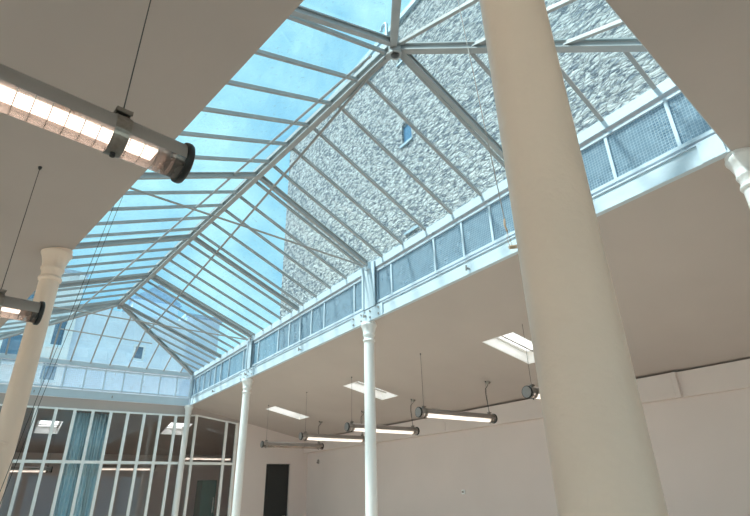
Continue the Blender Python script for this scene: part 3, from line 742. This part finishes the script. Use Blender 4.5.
def house(name, label, x0,x1,y0,y1,ztop, m, windows, roof=None, cat='building', win_m=None, group='houses beyond the far end of the lantern'):
    h = thing(name, label, cat, ((x0+x1)/2,(y0+y1)/2,0), 0, group)
    b_ = B(); box(b_, (x0,y0,0), (x1,y1,ztop)); obj('walls', b_, m, h)
    for wx0,wx1,wz0_,wz1_ in windows:
        b_ = B(); f = .07
        for a in ((wx0-f,wz0_-f,wx1+f,wz0_),(wx0-f,wz1_,wx1+f,wz1_+f),(wx0-f,wz0_,wx0,wz1_),(wx1,wz0_,wx1+f,wz1_)):
            box(b_, (a[0],y0-.06,a[1]), (a[2],y0,a[3]))
        w = obj('window', b_, M['shutter'], h)
        b_ = B(); box(b_, (wx0,y0-.02,wz0_), (wx1,y0-.001,wz1_)); box(b_, ((wx0+wx1)/2-.02,y0-.035,wz0_),((wx0+wx1)/2+.02,y0-.019,wz1_)); obj('pane', b_, M['darkglass'], w)
        b_ = B(); box(b_, (wx0-.12,y0-.14,wz0_-.12), (wx1+.12,y0,wz0_-.07)); obj('sill', b_, m, h)
    if roof:
        b_ = B()
        if roof == 'flat': box(b_, (x0-.1,y0-.12,ztop), (x1+.1,y1,ztop+.12))
        else:
            xm = (x0+x1)/2; prism(b_, [(x0-.15,y0-.1,ztop),(x1+.15,y0-.1,ztop),(xm,y0-.1,ztop+roof)], (0,y1-y0,0))
        obj('roof', b_, M['slate'], h)
    return h
house('town_house', 'pale blank facade with one small window behind the far hip', 1.02,4.75,19.0,26,7.6, M['render'], [(3.05,3.30,6.0,6.42)], None)
hA = house('town_house', 'white house with tall blue windows, left of the blank facade', -8,1.0,18.9,26,8.6, M['render_w'], [(.50,.80,6.12,7.0),(.45,.85,5.0,5.55),(-.75,-.25,5.45,6.3),(-1.9,-1.4,5.45,6.3),(-.7,-.2,7.3,8.1)], 'flat')
b = B(); box(b, (.84,18.78,4.0), (1.04,18.9,8.6)); obj('drainpipe', b, M['shutter'], hA)
house('town_house', 'low grey block with flat roof, next to the stone building', 4.95,6.3,20.2,26,8.2, M['render'], [], 'flat')
house('town_house', 'house with a slate gable rising behind the blank facade', 3.9,6.2,27.5,34,11.1, M['render'], [], 1.0)

# pull cord by the thick column
def ray(px, py):
    c = V(((px-375)/500.0, (py-258)/500.0, 1.0)); return V((RT[0].dot(c), RT[1].dot(c), RT[2].dot(c)))
vz = V((-23.,-1068.,500.)).normalized(); vy = V((-387.,242.,500.)); vy = (vy - vz*vy.dot(vz)).normalized(); vx = vy.cross(vz)
RT = (vx, vy, vz)
CAM = V((0,0,1.6))
# plan of the cord: knotted at the column, rising to the near slope of the lantern
bot = V((1.580,1.236,2.675)); top = V((1.526,1.345,4.93))
pc = cablething('thin pull cord with a wooden handle tied beside the thick beige column', [top, bot], .0024, M['tie'], 'pull_cord', 'cord')
b = B(); tube(b, [bot,bot+V((-.004,0,-.03)),bot+V((.004,-.002,-.06))], .0045, 8)
obj('knot', b, M['wood'], pc)
b = B(); tube(b, [bot+V((.004,-.002,-.06)),bot+V((-.002,0,-.10)),bot+V((.008,-.002,-.13))], .0013, 6); tube(b, [bot+V((.004,-.002,-.06)),bot+V((.02,-.004,-.125))], .0013, 6)
obj('loop', b, M['wood'], pc)
b = B(); tube(b, [bot+V((.005,0,-.137)),bot+V((.055,-.028,-.128))], .009, 10); obj('handle', b, M['wood'], pc, True)

# ------------------------------------------------------------------ camera
cam = bpy.data.cameras.new('camera'); co = bpy.data.objects.new('camera', cam); COL.objects.link(co)
cam.sensor_fit = 'HORIZONTAL'; cam.sensor_width = 36; cam.lens = 500/750*36; cam.clip_start = .05; cam.clip_end = 300
right = V((vx.x,vy.x,vz.x)); down = V((vx.y,vy.y,vz.y)); fwd = V((vx.z,vy.z,vz.z))
co.matrix_world = Matrix(((right.x,-down.x,-fwd.x,CAM.x),(right.y,-down.y,-fwd.y,CAM.y),(right.z,-down.z,-fwd.z,CAM.z),(0,0,0,1)))
sc.camera = co

# ------------------------------------------------------------------ light
w = bpy.data.worlds.new('sky'); sc.world = w; w.use_nodes = True
nt = w.node_tree; L = nt.links.new; bg = nt.nodes['Background']
tc = nt.nodes.new('ShaderNodeTexCoord')
nz = nt.nodes.new('ShaderNodeTexNoise'); nz.inputs['Scale'].default_value = 2.6; nz.inputs['Detail'].default_value = 7; nz.inputs['Roughness'].default_value = .55
L(tc.outputs['Generated'], nz.inputs['Vector'])
cr = nt.nodes.new('ShaderNodeValToRGB'); e = cr.color_ramp.elements
e[0].position = .38; e[0].color = (.29,.69,1.0,1); e[1].position = .60; e[1].color = (.82,1.22,1.26,1)
L(nz.outputs['Fac'], cr.inputs['Fac']); L(cr.outputs['Color'], bg.inputs['Color'])
bg.inputs['Strength'].default_value = 1.0
s = bpy.data.lights.new('sun', 'SUN'); so = bpy.data.objects.new('sun', s); COL.objects.link(so)
s.energy = 9.5; s.angle = math.radians(6); s.color = (1.0,.95,.87)
dirn = V((.47,-.16,-.87)).normalized()
so.rotation_euler = dirn.to_track_quat('-Z','Y').to_euler()
so.location = (-6,5,14)

vs = sc.view_settings
sc.display_settings.display_device = 'sRGB'
vs.view_transform = 'Standard'; vs.look = 'None'; vs.gamma = 1.0; vs.exposure = 0.0; vs.use_curve_mapping = False
cy = sc.cycles
cy.max_bounces = 14; cy.diffuse_bounces = 7; cy.glossy_bounces = 4; cy.transparent_max_bounces = 24; cy.transmission_bounces = 8
cy.use_denoising = True; cy.sample_clamp_indirect = 8.0
cy.caustics_reflective = False; cy.caustics_refractive = False
